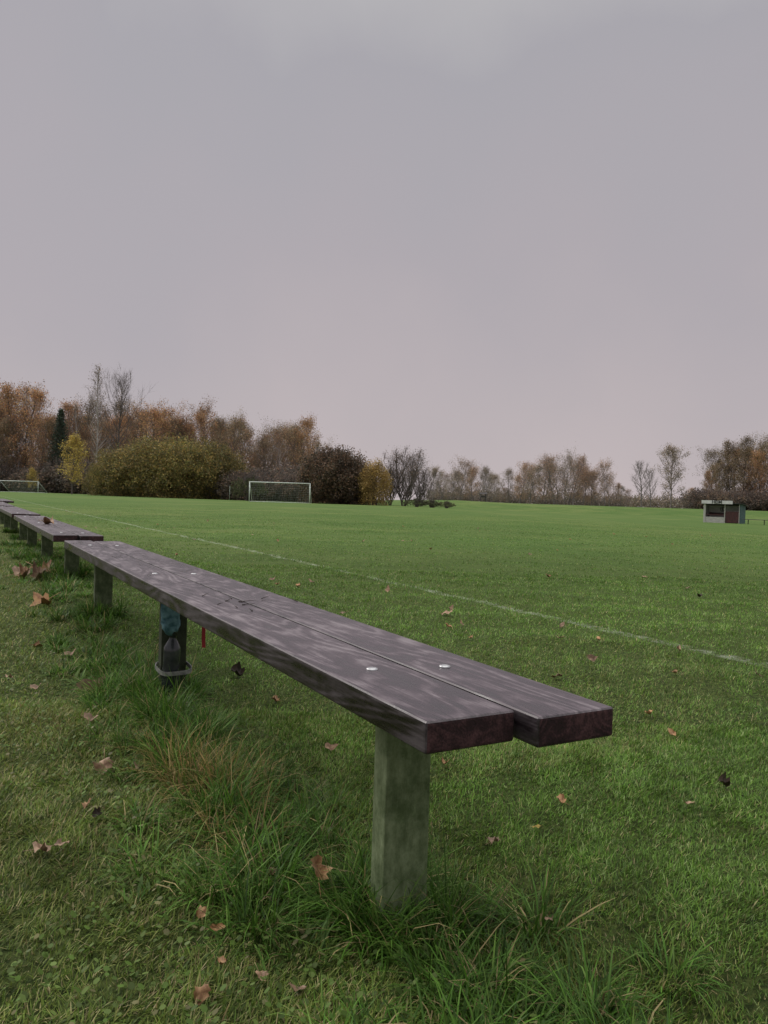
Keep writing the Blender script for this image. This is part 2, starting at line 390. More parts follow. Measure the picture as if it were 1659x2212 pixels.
for j in range(9):
    z=.395-j*.0235; o=.002*math.sin(j*.8)
    v+=[(-.006+o,-.001,z),(.006+o,-.001,z),(.006+o,.001,z),(-.006+o,.001,z)]
for j in range(8): f+=[(j*4+i,j*4+(i+1)%4,j*4+4+(i+1)%4,j*4+4+i) for i in range(4)]
f.append((32,33,34,35)); f.append((3,2,1,0))
mb=MB(); mb.add(v,f); obj('ribbon',mb.mesh('ribbon',[M_red],smooth=False),loc=(x,y,0),rot=(0,0,.2),label='red ribbon hanging from the underside of the bench',category='ribbon')
M_twig=noisy('twig_bark',(.02,.014,.012),(.06,.045,.035),80,.9,.3)
for q,(n,t,a,l) in enumerate([(.13,1.16,.5,.05),(.10,1.18,1.2,.035),(.12,1.10,.1,.035),(.09,1.05,2.2,.02),(.285,1.12,2.0,.05),(.07,1.3,.9,.02),(.06,1.12,.2,.015),(.13,1.22,1.7,.02),(.11,.99,2.5,.015),(.21,1.2,1.0,.03)]):
    mb=MB(); p=Vector((0,0,0)); ang=0
    for s_ in range(4):
        ang+=r2.uniform(-.5,.5); q2=p+Vector((math.cos(ang)*l/4,math.sin(ang)*l/4,r2.uniform(0,.002)))
        mb.tube(p,q2,.0015*(1-.2*s_),.0015*(.8-.2*s_),k=6); p=q2
    x,y=W(n,t); obj('twig',mb.mesh('twig',[M_twig]),loc=(x,y,HB+.0013),rot=(0,0,a),label='small dark twig lying on the bench planks',category='twig',group='twigs on the bench')
# ---------- fallen leaves
def leafmat(name,c1,c2):
    m,t,N,L,B=nodes(name)
    oi=N.new('ShaderNodeObjectInfo'); tc=N.new('ShaderNodeTexCoord'); no=N.new('ShaderNodeTexNoise'); no.inputs['Scale'].default_value=3.5; no.inputs['Detail'].default_value=7; no.inputs['Roughness'].default_value=.7
    L.new(tc.outputs['Object'],no.inputs['Vector'])
    r=ramp(N,[(.38,c1),(.62,c2)]); L.new(no.outputs[0],r.inputs[0])
    h=N.new('ShaderNodeHueSaturation'); mr=N.new('ShaderNodeMapRange'); mr.inputs[3].default_value=.65; mr.inputs[4].default_value=1.2
    L.new(oi.outputs['Random'],mr.inputs[0]);L.new(mr.outputs[0],h.inputs['Value']);L.new(r.outputs[0],h.inputs['Color'])
    L.new(h.outputs[0],B.inputs['Base Color']); B.inputs['Roughness'].default_value=.6
    return m
ML_br=leafmat('leaf_brown',(.16,.09,.05),(.42,.27,.17)); ML_dk=leafmat('leaf_dark',(.03,.02,.015),(.07,.045,.03)); ML_yl=leafmat('leaf_yellow',(.32,.2,.03),(.5,.38,.06)); ML_or=leafmat('leaf_orange',(.22,.10,.045),(.48,.28,.13))
def leaf_mesh(kind,mat,seed):
    r=random.Random(seed); pts=[]
    if kind=='maple':
        prof=[(-90,.35),(-60,.5),(-35,.6),(-18,.5),(5,.76),(14,.68),(28,.74),(45,.58),(62,.8),(76,.76),(90,.95),(104,.74),(118,.8),(135,.58),(152,.74),(166,.66),(175,.76),(198,.5),(215,.6),(240,.5)]
        for a,q in prof: a=math.radians(a); q*=r.uniform(.74,1.15)*.5; pts.append((q*math.cos(a),q*math.sin(a)))
    else:
        for i in range(16):
            a=6.2832*i/16; q=.5*(1-.35*abs(math.cos(a)))*r.uniform(.93,1.07); pts.append((q*math.cos(a)*.75,q*math.sin(a)+(.12 if i==4 else 0)))
    cu=r.uniform(1.5,2.7)*(1 if kind=='maple' else .7); cv_=r.uniform(-.8,1.6); ph=r.uniform(0,6); v=[(0,0,0)]
    def z(x,y): return cu*x*x+cv_*y*y+.10*math.sin(9*x+ph)+.08*math.sin(11*y+ph)
    for s_ in(.5,1): v+=[(x*s_*(1-.28*cu*s_*abs(x)),y*s_*(1-.12*abs(cv_)*abs(y)),z(x*s_,y*s_)) for x,y in pts]
    K=len(pts); f=[(0,1+i,1+(i+1)%K) for i in range(K)]+[(1+i,1+K+i,1+K+(i+1)%K,1+(i+1)%K) for i in range(K)]
    mb=MB(); mb.add(v,f)
    mb.tube((0,-.1,.0),(.04,-.6 if kind=='maple' else -.68,.08),.012,.008,k=5)
    return mb.mesh('fallen_leaf',[mat],smooth=True)
LM={'m1':[leaf_mesh('maple',ML_or,s) for s in(1,11,12)],'m2':[leaf_mesh('maple',ML_br,s) for s in (2,13,14)],'o1':[leaf_mesh('oval',ML_br,3)],'o2':[leaf_mesh('oval',ML_or,4)],'o3':[leaf_mesh('oval',ML_br,8)],'y':[leaf_mesh('oval',ML_yl,5)],'d':[leaf_mesh('maple',ML_dk,6)]}
LB={'m1':'curled orange-brown maple leaf lying in the grass','m2':'curled brown maple leaf lying in the grass','o1':'small dry brown leaf on the grass','o2':'small orange-brown leaf on the grass','o3':'small dry brown leaf on the grass','y':'small yellow leaf on the grass','d':'dark rotting leaf on the grass'}
def leaf(x,y,k,s,z=None,tilt=.45,face=.2):
    zz=float(gh(x,y))+.014+.08*s if z is None else z
    if z is not None: face=0;tilt=.15
    R=Matrix.Rotation(face+r2.uniform(-tilt,tilt),3,'X')@Matrix.Rotation(r2.uniform(-tilt,tilt),3,'Y')@Matrix.Rotation(r2.uniform(0,6.28),3,'Z')
    o=obj('fallen_leaf',r2.choice(LM[k]),loc=(x,y,zz),rot=R.to_euler(),label=LB[k] if z is None or z<.3 else 'dry brown leaf lying on the bench seat',category='leaf',group='fallen autumn leaves')
    o.scale=(s,)*3; return o
for (x,y,k,s) in [(2.63,6.36,'d',.08),(1.52,3.91,'o1',.055),(.985,3.54,'o1',.06),(.747,3.22,'o3',.05),(.949,2.68,'o2',.04),(.946,2.455,'o2',.04),(1.634,3.32,'o1',.045),(1.26,3.27,'o2',.04),(.942,4.03,'o1',.05),(1.154,4.05,'o2',.045),(.477,4.51,'o1',.045),(-.235,4.72,'o3',.055),(.479,4.05,'o2',.035),(.047,6.04,'o1',.07),(-.653,6.04,'o2',.08),(-.576,6.39,'o1',.07),(1.089,4.61,'o3',.05),(.187,2.086,'m1',.04),(-.135,2.196,'o1',.04),(.45,1.847,'m1',.038),(.756,1.85,'o1',.03),(.3625,1.704,'y',.028),(.252,1.62,'m2',.038),(.3085,1.323,'m2',.036),(-1.037,2.77,'o1',.10),(-.708,1.993,'m2',.075),(-.62,1.99,'m2',.05),(-.598,2.1,'o1',.042),(-.454,1.853,'o1',.042),(-.423,1.825,'m2',.042),(-.643,1.713,'m1',.038),(-.598,1.655,'d',.04),(-.654,1.497,'m2',.055),(-.618,1.508,'m2',.045),(-.254,1.583,'d',.04),(-.2245,1.164,'o2',.026),(-.2386,1.082,'m1',.04),(-.162,1.132,'m2',.034),(-.1,1.098,'o1',.028),(-.361,2.71,'m1',.045),(-1.297,3.22,'o1',.05),(-.874,2.33,'o1',.05),(-1.52,3.4,'m1',.065),(-.19,1.435,'m2',.036),(-.29,1.298,'m1',.034),(-.254,1.258,'o2',.028),(-.56,3.07,'d',.09),(-.438,2.065,'m1',.065),(.902,1.977,'d',.06),(-1.233,2.76,'o1',.045),(-1.4,2.9,'m2',.045)]:
    leaf(x,y,k,s)
for (x,y,k,s) in ((-2.38,5.38,'m1',.24),(-1.885,4.3,'m1',.17),(-2.30,5.15,'m2',.2),(-2.50,5.3,'m2',.18),(-2.42,5.2,'m2',.16)): leaf(x,y,k,s,face=.6,tilt=.3)
o=leaf(-.098,1.365,'m1',.076,.062); o.rotation_euler=(.9,.35,.5); o['label']='large brown leaf standing tilted in the long grass'
x,y=W(.12,6.1); leaf(x,y,'m1',.17,HB+.02)
for i in range(60):
    Z=r2.uniform(4,26); leaf(r2.uniform(-.45,.62)*Z,Z,r2.choice(['o1','o2','o3']),r2.uniform(.045,.08))
# ---------- goals
def goal(x,y,rot,w,h,dp,label):
    e=obj('goal',None,loc=(x,y,float(gh(x,y))),rot=(0,0,rot),label=label,category='goal')
    for sx in(-w/2,w/2):
        mb=MB(); mb.tube((0,0,-.1),(0,0,h),.06,k=12); obj('goalpost',mb.mesh('goalpost',[M_white],smooth=True),e,(sx,0,0))
        mb=MB(); mb.tube((0,.05,h-.02),(0,dp,.04),.03,k=8); mb.tube((0,0,.03),(0,dp+.02,.03),.035,k=8)
        obj('side_brace',mb.mesh('side_brace',[M_white],smooth=True),e,(sx,0,0))
    mb=MB(); mb.tube((-w/2-.06,0,h),(w/2+.06,0,h),.062,k=12); obj('crossbar',mb.mesh('crossbar',[M_white],smooth=True),e)
    mb=MB(); mb.tube((-w/2,dp,.03),(w/2,dp,.03),.035,k=8); obj('ground_bar',mb.mesh('ground_bar',[M_white],smooth=True),e)
    mb=MB(); r=.006
    k=int(w/.22)
    for i in range(k+1):
        xx=-w/2+w*i/k; sag=.05*math.sin(i*.7); mb.tube((xx,.08,h-.03),(xx,dp*.55+sag,h*.42),r,k=3,cap=False); mb.tube((xx,dp*.55+sag,h*.42),(xx,dp,.05),r,k=3,cap=False)
    for j in range(1,11):
        q=j/11; mb.tube((-w/2,.08+q*(dp-.08),h*(1-q)),(w/2,.08+q*(dp-.08),h*(1-q)),r,k=3,cap=False)
    obj('net',mb.mesh('net',[M_net]),e)
goal(-12.95,95,-.05,7.5,2.44,1.6,'white football goal with net standing before autumn bushes')
goal(-72.2,152,-.2,8.6,2.2,3.0,'small white football goal with slanting side braces near the wood')
mb=MB(); mb.tube((0,0,0),(0,0,1.9),.025,.02,k=8); mb.tube((0,0,1.9),(0,0,1.95),.03,.01,k=8)
obj('marker_pole',mb.mesh('marker_pole',[M_net],smooth=True),loc=(-20.3,101,0),label='thin pale pole at the edge of the pitch',category='pole')
# ---------- dugout
M_dw=noisy('dugout_white_boards',(.36,.36,.34),(.52,.51,.48),3,.7,.1,(1,1,8)); M_dr=noisy('dugout_red_boards',(.035,.014,.016),(.09,.026,.028),3,.5,.2,(1,4,1))
M_dg=noisy('dugout_teal_boards',(.035,.08,.085),(.06,.12,.125),4,.7,.1); M_roof=noisy('dugout_roof_felt',(.03,.03,.032),(.07,.07,.072),5,.9,.2); M_blk=noisy('sign_black',(.015,.015,.02),(.03,.03,.035),5,.6,0); M_sgn=noisy('sign_white',(.55,.55,.55),(.68,.68,.68),3,.5,0)
dx,dy=31.45,68.; zb=float(gh(dx,dy)); dg=obj('team_dugout',None,loc=(dx,dy,zb),rot=(0,0,math.radians(51)),label='small white and dark red dugout with roof sign',category='dugout')
WD,DD=3.15,1.7
def part(name,fn,mats,parent,label=None,**k):
    mb=MB(); fn(mb); o=obj(name,mb.mesh(name,mats,**k),parent)
    if label:o['label']=label
    return o
part('back_wall',lambda b:b.box(DD-.06,DD,0.06,WD-.06,0,1.54),[M_dw],dg)
def sw(b,y0,y1):
    v=[(x,y,z) for y in(y0,y1) for (x,z) in((0.0,0),(DD,0),(DD,1.56),(0.0,1.72))]
    b.add(v,[(0,1,2,3),(7,6,5,4),(0,4,5,1),(1,5,6,2),(2,6,7,3),(3,7,4,0)])
part('side_wall',lambda b:sw(b,0,.058),[M_dg],dg,'dark teal boarded end wall')
part('side_wall',lambda b:sw(b,WD-.058,WD),[M_dw],dg,'pale boarded end wall')
def rf(b):
    v=[(x,y,z+d) for d in(0,.05) for (x,y,z) in((-.2,-.18,1.74),(DD+.12,-.2,1.57),(DD+.12,WD+.12,1.57),(-.2,WD+.12,1.74))]
    b.add(v,[(3,2,1,0),(4,5,6,7),(0,1,5,4),(1,2,6,5),(2,3,7,6),(3,0,4,7)])
part('roof',rf,[M_roof],dg)
st=part('seat',lambda b:b.box(DD-.55,DD-.1,.1,WD-.1,.42,.5),[M_dr],dg)
obj('backrest',(lambda b:(b.box(DD-.18,DD-.1,.1,WD-.1,.68,.92),b.mesh('backrest',[M_dr]))[1])(MB()),st)
part('front_panel',lambda b:b.box(-.01,.03,.12,1.26,0.05,1.05),[M_dr],dg,'dark red front panel under an opening')
part('front_panel',lambda b:b.box(-.02,.03,1.36,WD-.21,0,.52),[M_dw],dg,'low pale front panel')
for (a_,b_) in ((.065,.115),(1.27,1.34),(WD-.2,WD-.065)): part('front_post',lambda b:b.box(-.035,.035,a_,b_,0.0,1.69),[M_dw],dg)
part('front_rail',lambda b:b.box(-.03,.02,1.345,WD-.205,.68,.76),[M_dr],dg)
sg=part('roof_sign',lambda b:b.box(-.30,-.25,.6,WD+.1,1.70,2.0),[M_sgn],dg,'white board reading HEIM in dark capitals')
cu=bpy.data.curves.new('t','FONT'); cu.body='HEIM'; cu.size=.38; cu.align_x='CENTER'; cu.align_y='CENTER'; cu.extrude=.005; cu.offset=.010
to=bpy.data.objects.new('t',cu); col.objects.link(to); bpy.context.view_layer.update()
tm=bpy.data.meshes.new_from_object(to.evaluated_get(bpy.context.evaluated_depsgraph_get())); bpy.data.objects.remove(to)
tm.materials.clear(); tm.materials.append(M_blk)
tm.transform(Matrix(((0,0,-1,-.312),(-1,0,0,(WD+.7)/2),(0,1,0,1.85),(0,0,0,1))))
obj('lettering',tm,sg)
def emb(b):
    cy,cz,x=1.95,1.25,DD-.075
    for i in range(24):
        a=6.2832*i/24;a2=6.2832*(i+1)/24
        b.tube((x,cy+.2*math.cos(a),cz+.2*math.sin(a)),(x,cy+.2*math.cos(a2),cz+.2*math.sin(a2)),.03,k=5,cap=False)
    b.box(x-.02,x+.01,cy-.03,cy+.03,cz-.16,cz+.16); b.box(x-.021,x+.009,cy-.03,cy+.12,cz-.02,cz+.05)
part('club_emblem',emb,[M_blk],dg,'round dark emblem on the inner back wall')
q=(30.6+.485*5.1,68-.875*5.1); bench(0,0,'dark plank bench standing next to the dugout',zoff=float(gh(*q)),at=q,grp='benches beside the dugout')
hx,hy=.128*200,200; hz_=float(gh(hx,hy)); M_hide=noisy('hide_boards',(.05,.045,.045),(.09,.08,.08),4,.9,.1)
hd=obj('raised_hide',None,loc=(hx,hy,hz_),label='small dark raised wooden hide on stilts by the trees',category='hide')
part('cabin',lambda b:(b.box(-.7,.7,-.6,.6,1.3,1.8),b.box(-.7,-.55,-.6,.6,1.8,2.2),b.box(.55,.7,-.6,.6,1.8,2.2)),[M_hide],hd)
part('roof',lambda b:b.add([(-.95,-.8,2.2),(.95,-.8,2.2),(.95,.8,2.2),(-.95,.8,2.2),(-.95,0,2.6),(.95,0,2.6)],[(3,2,1,0),(0,1,5,4),(2,3,4,5),(0,4,3),(1,2,5)]),[M_hide],hd)
for sx in(-.6,.6):
    for sy in(-.5,.5): part('leg',lambda b:b.tube((sx,sy,0),(sx,sy,1.3),.06,k=6),[M_hide],hd)
# ---------- trees
def tubes_np(segs,k):
    s=np.array(segs,float); p0,p1,r0,r1=s[:,:3],s[:,3:6],s[:,6],s[:,7]
    a=p1-p0; a/=np.linalg.norm(a,axis=1,keepdims=True)+1e-9
    ref=np.where(np.abs(a[:,2:3])>.9,np.array([[1,0,0]]),np.array([[0,0,1.]]))
    u=np.cross(a,ref); u/=np.linalg.norm(u,axis=1,keepdims=True)+1e-9; w=np.cross(a,u); vs=[]
    for p,r in((p0,r0),(p1,r1)):
        for i in range(k):
            t=6.2832*i/k; vs.append(p+(u*math.cos(t)+w*math.sin(t))*r[:,None])
    V=np.stack(vs,1); b=np.arange(len(s))[:,None]*(2*k)
    tr=[]
    for i in range(k): j=(i+1)%k; tr+=[[i,j,k+j],[i,k+j,k+i]]
    return V.reshape(-1,3),(b[:,:,None]+np.array(tr)[None]).reshape(-1,3)
def grow(rng,p,d,L,r,ns,up,wob,segs):
    pts=[p]; ds=[]
    for i in range(ns):
        d=d+rng.normal(0,wob,3)+np.array([0,0,up]); d=d/np.linalg.norm(d); q=p+d*L/ns
        segs.append((*p,*q,r*(1-.8*i/ns),r*(1-.8*(i+1)/ns))); pts.append(q); ds.append(d); p=q
    return pts,ds
def skel(seed,H,R,base,spread,nl=26,ns=6,ntw=4,ang=.9,stems=1,up=.12,tilt=.0,mint=.02,peak=.45,tw=.05):
    rng=np.random.default_rng(seed); big=[];fine=[];tips=[]
    for st in range(stems):
        d=np.array([rng.normal(0,tilt),rng.normal(0,tilt),1.]); d/=np.linalg.norm(d)
        h=H*(rng.uniform(.75,1) if stems>1 else 1)
        pts,ds=grow(rng,np.array([rng.normal(0,.15*(stems>1)),rng.normal(0,.15*(stems>1)),-.2]),d,h,R/ (stems**.5),9,.05,tw,big)
        for i in range(nl//stems+1):
            f=base+(1-base)*((i+rng.uniform(0,1))/(nl//stems+1)); k=min(f*9,8.99); a=int(k); p=pts[a]*(1-k+a)+pts[a+1]*(k-a)
            g=(f-base)/(1-base); pr=(math.sin(math.pi*min(.97,.12+.86*g**(math.log(.5)/math.log(peak)))))**.7
            Ll=spread*pr*rng.uniform(.6,1.25)+.3; az=i*2.4+rng.uniform(-.5,.5)+st
            an=ang*(1-.45*g); dd=np.array([math.cos(az)*math.sin(an),math.sin(az)*math.sin(an),math.cos(an)])
            lp,ld=grow(rng,p,dd,Ll,R*.38*(1-.65*f)+mint*.6,4,up,.13,big)
            for j in range(ns):
                e=.25+.75*(j+rng.uniform(0,1))/ns; kk=min(e*4,3.99); b=int(kk); q=lp[b]*(1-kk+b)+lp[b+1]*(kk-b)
                sd=ld[b]+rng.normal(0,.55,3)+np.array([0,0,.25]); sd/=np.linalg.norm(sd)
                sp,sdl=grow(rng,q,sd,Ll*.42*(1.15-.5*e),mint*1.1,2,up,.15,fine)
                for m in range(ntw):
                    c=rng.uniform(.3,1); q2=sp[0]*(1-c)+sp[2]*c; td=sdl[-1]+rng.normal(0,.5,3)+np.array([0,0,.2]); td/=np.linalg.norm(td)
                    tl=Ll*.2*rng.uniform(.5,1.2)+.15; tp,_=grow(rng,q2,td,tl,mint*.6,1,0,0,fine); tips.append(tp[1]); tips.append((tp[0]+tp[1])/2)
    return big,fine,np.array(tips)
LBOOST=1.45
def leafquads(rng,cen,per,sc,size,pal,pr,clump=.35):
    c=np.repeat(cen,per,0); N=len(c); p=c+rng.normal(0,sc,(N,3))
    p[:,2]=np.maximum(p[:,2],.05)
    a=rng.normal(0,1,(N,3)); a/=np.linalg.norm(a,axis=1,keepdims=True); b=np.cross(a,rng.normal(0,1,(N,3))); b/=np.linalg.norm(b,axis=1,keepdims=True)
    s=size*rng.uniform(.5,1.3,(N,1)); a=a*s; b=b*s*.6
    V=np.stack([p-a,p-b,p+a,p+b],1); T=np.arange(N*4).reshape(N,4)
    idx=rng.choice(len(pal),N,p=np.array(pr)/sum(pr)); col_=np.array(pal)[idx]*rng.uniform(.65,1.35,(N,1))*LBOOST
    cl=np.repeat(1+clump*rng.normal(0,1,len(cen)),per); col_*=np.clip(cl,.35,1.9)[:,None]
    return V.reshape(-1,3),T,np.repeat(np.clip(col_,0,.8),4,0)
def crown_mesh(name,fine,leafd,barkcol,mats):
    V,T=tubes_np(fine,3); c=np.tile(np.array(barkcol),(len(V),1))
    if leafd is None: return mesh_np(name,V,T,c,[mats[0]])
    LV,LT,LC=leafd; t3=np.concatenate([LT[:,[0,1,2]],LT[:,[0,2,3]]])+len(V)
    return mesh_np(name,cat([V,LV]),cat([T,t3]),cat([c,LC]),mats,mi=cat([np.zeros(len(T)),np.ones(len(t3))]))
def trunk_mesh(big,bc,mat):
    V,T=tubes_np(big,6); rng=np.random.default_rng(1); c=np.array(bc)*rng.uniform(.7,1.2,(len(V),1)); return mesh_np('trunk',V,T,c,[mat],smooth=True)
BR=(.09,.066,.054); BI=(.42,.39,.37)
P_rust=[(.28,.125,.045),(.34,.175,.065),(.19,.095,.045),(.25,.17,.06)]; P_brown=[(.17,.11,.052),(.125,.085,.042),(.22,.14,.068),(.15,.13,.048)]
P_olive=[(.15,.12,.03),(.10,.10,.028),(.20,.135,.04),(.075,.072,.023),(.23,.165,.05)]; P_dark=[(.08,.055,.035),(.115,.073,.045),(.048,.042,.025),(.15,.085,.048)]; P_yel=[(.36,.26,.055),(.27,.20,.045),(.41,.30,.07),(.18,.15,.04)]; P_or=[(.24,.16,.05),(.18,.125,.04),(.29,.195,.065)]
kinds={}
def mk(k,H,leafp,per,sc,size,bark=BR,ml=M_leafm,mbk=M_bark,clump=.35,keep=1,**kw):
    big,fine,tips=skel(sum(map(ord,k))*7,H,**kw)
    rng=np.random.default_rng(sum(map(ord,k))+5)
    if per:
        tt=tips[rng.uniform(0,1,len(tips))<keep]; ld=leafquads(rng,tt,per,sc,size,leafp,[1]*len(leafp),clump)
    else: ld=None
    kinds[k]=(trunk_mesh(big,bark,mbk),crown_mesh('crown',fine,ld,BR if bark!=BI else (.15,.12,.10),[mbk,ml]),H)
for q,s_ in enumerate('abcde'):
    sp_=(.85,1.0,1.2,1.35,1.0)[q]; pk=(.45,.55,.6,.5,.4)[q]
    mk('rust'+s_,18,P_rust,6,.45,.13,R=.2,base=.2,spread=4.7*sp_,nl=30,ns=6,ntw=4,keep=.7,mint=.016,peak=pk,ang=1.0,tw=.08)
    mk('brown'+s_,18,P_brown,6,.48,.13,R=.24,base=.15,spread=5.4*sp_,nl=32,ns=6,ntw=4,keep=.75,mint=.016,peak=pk,ang=1.1,tw=.08)
    mk('birch'+s_,18,P_rust,3,.36,.115,R=.17,base=.25,spread=3.9*sp_,nl=32,ns=7,ntw=4,bark=BI,keep=.5,mint=.015,ang=.85,peak=pk,tw=.07)
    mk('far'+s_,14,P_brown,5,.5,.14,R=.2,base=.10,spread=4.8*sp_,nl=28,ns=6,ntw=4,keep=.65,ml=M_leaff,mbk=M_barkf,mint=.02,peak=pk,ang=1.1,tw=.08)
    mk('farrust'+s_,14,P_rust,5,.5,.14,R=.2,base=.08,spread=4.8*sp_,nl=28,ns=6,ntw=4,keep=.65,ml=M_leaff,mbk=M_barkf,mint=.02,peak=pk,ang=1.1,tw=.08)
mk('bare',20,None,0,0,0,R=.25,base=.2,spread=7,nl=40,ns=9,ntw=7,ang=.85,mint=.017,peak=.5)
mk('talbirch',26,P_brown,1,.3,.1,R=.2,base=.25,spread=3.6,nl=46,ns=8,ntw=6,ang=.72,bark=BI,keep=.3,mint=.014,peak=.38)
mk('farbare',12,None,0,0,0,R=.2,base=.2,spread=4.4,nl=28,ns=8,ntw=6,ang=.9,mint=.02,mbk=M_barkf)
mk('farthin',15,P_brown,4,.4,.13,R=.2,base=.2,spread=4.6,nl=34,ns=7,ntw=5,ang=1.0,keep=.6,mint=.02,mbk=M_barkf,ml=M_leaff)
mk('yellow',9.5,P_yel,7,.32,.11,R=.14,base=.18,spread=2.9,nl=26,ns=6,ntw=3,keep=.8,ml=M_leaf,clump=.25,ang=1.0)
mk('barebush',7,P_dark,2,.25,.06,R=.2,base=.06,spread=2.9,nl=60,ns=9,ntw=7,ang=.65,stems=9,tilt=.36,keep=.3,mint=.010,ml=M_leaf)
def bush(k,H,Rx,pal,pr,ncl,per,size,ml=M_leaf,clump=.4,tilt=.45,sc=.30,zf=.60):
    rng=np.random.default_rng(sum(map(ord,k)))
    big,fine,tips=skel(sum(map(ord,k)),H*.7,.22,.1,Rx*.38,nl=30,ns=5,ntw=3,ang=.8,stems=6,tilt=tilt*.6,mint=.016)
    d=rng.normal(0,1,(ncl,3)); d[:,2]=np.where(rng.uniform(0,1,ncl)<.3,-.6*np.abs(d[:,2]),np.abs(d[:,2])*.9); d/=np.linalg.norm(d,axis=1,keepdims=True)
    lump=1+.09*np.sin(3.1*np.arctan2(d[:,1],d[:,0])+4*d[:,2]+1)+.06*np.sin(7*np.arctan2(d[:,1],d[:,0])-5*d[:,2])
    r=rng.uniform(.25,1,ncl)**.45*lump
    c=np.stack([d[:,0]*Rx*r,d[:,1]*Rx*r,H*.38+d[:,2]*H*zf*r],1); c[:,2]=np.maximum(c[:,2],.12+rng.uniform(0,.5,ncl))
    ld=leafquads(rng,c,per,sc*H/7,size,pal,pr,clump)
    kinds[k]=(trunk_mesh(big,BR,M_bark),crown_mesh('crown',fine,ld,BR,[M_bark,ml]),H)
bush('olivea',9,6.5,P_olive,[3,3,2,2,1],1000,26,.13,clump=.3); bush('oliveb',9,5.5,P_olive,[2,3,3,3,1],900,26,.13,clump=.3)
bush('darkround',6.6,4.0,P_dark,[3,3,3,2],1700,30,.105,clump=.35); bush('orangeb',5.6,2.0,P_or,[2,2,1],520,26,.085,clump=.3)
bush('underb',4,3.2,P_dark,[3,3,3,1],420,20,.13,ml=M_leafm,sc=.45); bush('lowb',1.2,1.8,[(.06,.075,.025),(.09,.09,.04)],[1,1],160,20,.06); bush('farlow',4,4.5,P_dark,[2,3,2,2],360,20,.15,ml=M_leafm,sc=.5)
rng=np.random.default_rng(9); big=[];grow(rng,np.array([0,0,0.]),np.array([0,0,1.]),19,.22,8,.1,.01,big); fine=[];cen=[]
for i in range(230):
    f=(i+.5)/230; z=1.5+17*f; Lb=3.1*(1-f)**.85+.15; az=i*2.4; 
    p=np.array([0,0,z]); q=p+np.array([math.cos(az)*Lb,math.sin(az)*Lb,-.18*Lb]); fine.append((*p,*q,.03,.01))
    for e in np.linspace(.25,1,5): cen.append(p*(1-e)+q*e)
kinds['spruce']=(trunk_mesh(big,BR,M_bark),crown_mesh('crown',fine,leafquads(rng,np.array(cen),6,.2,.16,[(.02,.035,.022),(.03,.05,.03)],[1,1]),BR,[M_bark,M_leaf]),19)
def plant(k,px,Z,H,name,label,cat_,group=None,wx=1.0):
    tm_,cm,H0=kinds[k]; b=(px-833)/1664; x=b*Z; z=float(gh(x,Z)); s=H/H0
    e=obj(name,None,loc=(x,Z,z),rot=(0,0,r2.uniform(0,6.28)),label=label,category=cat_); e.scale=(s*wx,s*wx,s)
    if group: e['group']=group
    obj('trunk',tm_,e); obj('crown',cm,e); return e
GL='trees of the autumn wood behind the pitch'
top=[(-60,845),(0,856),(60,842),(100,866),(150,880),(215,884),(300,880),(360,888),(420,892),(480,898),(540,910),(600,908),(650,908),(690,940)]
def topy(x): return float(np.interp(x,[a for a,b in top],[b for a,b in top]))
def hz(x): return 1051+.031*(x+93)
LBL={'rust':('autumn_tree','slender tree with sparse rust-brown leaves at the wood edge'),'brown':('autumn_tree','broad tree with brown thinning foliage in the wood'),'birch':('birch_tree','pale-stemmed birch with thin orange leaves in the wood')}
for row,(dz,st,hk) in enumerate(((0,29,.93),(9,28,1.0),(20,30,1.0))):
    x=-100+row*9
    while x<685:
        Z=(176-.045*x)+dz+r2.uniform(-3,3); kk=r2.choices(['rust','brown','birch'],[.42,.34,.24])[0]
        H=(hz(x)-topy(x))/1664*Z*hk*r2.uniform(.78,1.06)
        n_,l_=LBL[kk]; plant(kk+r2.choice('abcde'),x,Z,H,n_,l_,'tree',GL,r2.uniform(.8,1.1)); x+=st*r2.uniform(.5,1.5)
x=-110
while x<700:
    plant('underb',x,174-.055*x+r2.uniform(-2,3),r2.uniform(4,7.5),'undergrowth_shrub','dark brown shrub at the foot of the wood','shrub','shrubs at the foot of the wood',1.2); x+=r2.uniform(24,34)
def wood_mass(name,x0,x1,Z0,Z1,Hf,N,pal,ml,size):
    rng=np.random.default_rng(len(name)); f=rng.uniform(0,1,N); px=x0+(x1-x0)*f; Z=Z0+(Z1-Z0)*f+rng.uniform(0,12,N); X=(px-833)/1664*Z
    hh=Hf*(.7+.3*np.sin(px*.21)*np.sin(px*.083+1)); z=gh(X,Z)+hh*rng.uniform(0,1,N)**1.2
    V,T,c=leafquads(rng,np.stack([X,Z,z],1),14,.7,size,pal,[1]*len(pal),.3)
    obj(name,mesh_np(name,V,T,c,[ml]),kind='stuff')
wood_mass('woodland_interior',-130,690,222,190,13,4200,P_dark,M_leafm,.34)
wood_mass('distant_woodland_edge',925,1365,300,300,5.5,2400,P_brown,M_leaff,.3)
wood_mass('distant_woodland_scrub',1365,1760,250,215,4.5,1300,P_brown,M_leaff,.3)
plant('talbirch',205,158,26,'birch_tree','tall bare slender birch rising above the wood','tree')
plant('talbirch',168,172,19.5,'birch_tree','shorter bare birch rising above the wood','tree')
plant('bare',254,150,21.5,'bare_tree','leafless tree with fanned branches above the bushes','tree',wx=.85)
plant('spruce',130,168,18.6,'spruce_tree','dark green spruce among brown autumn trees','tree',wx=1.2)
plant('yellow',158,135,9.4,'yellow_tree','small tree with bright yellow leaves','tree')
plant('yellow',70,158,4.5,'yellow_tree','small dull yellow tree before the wood','tree')
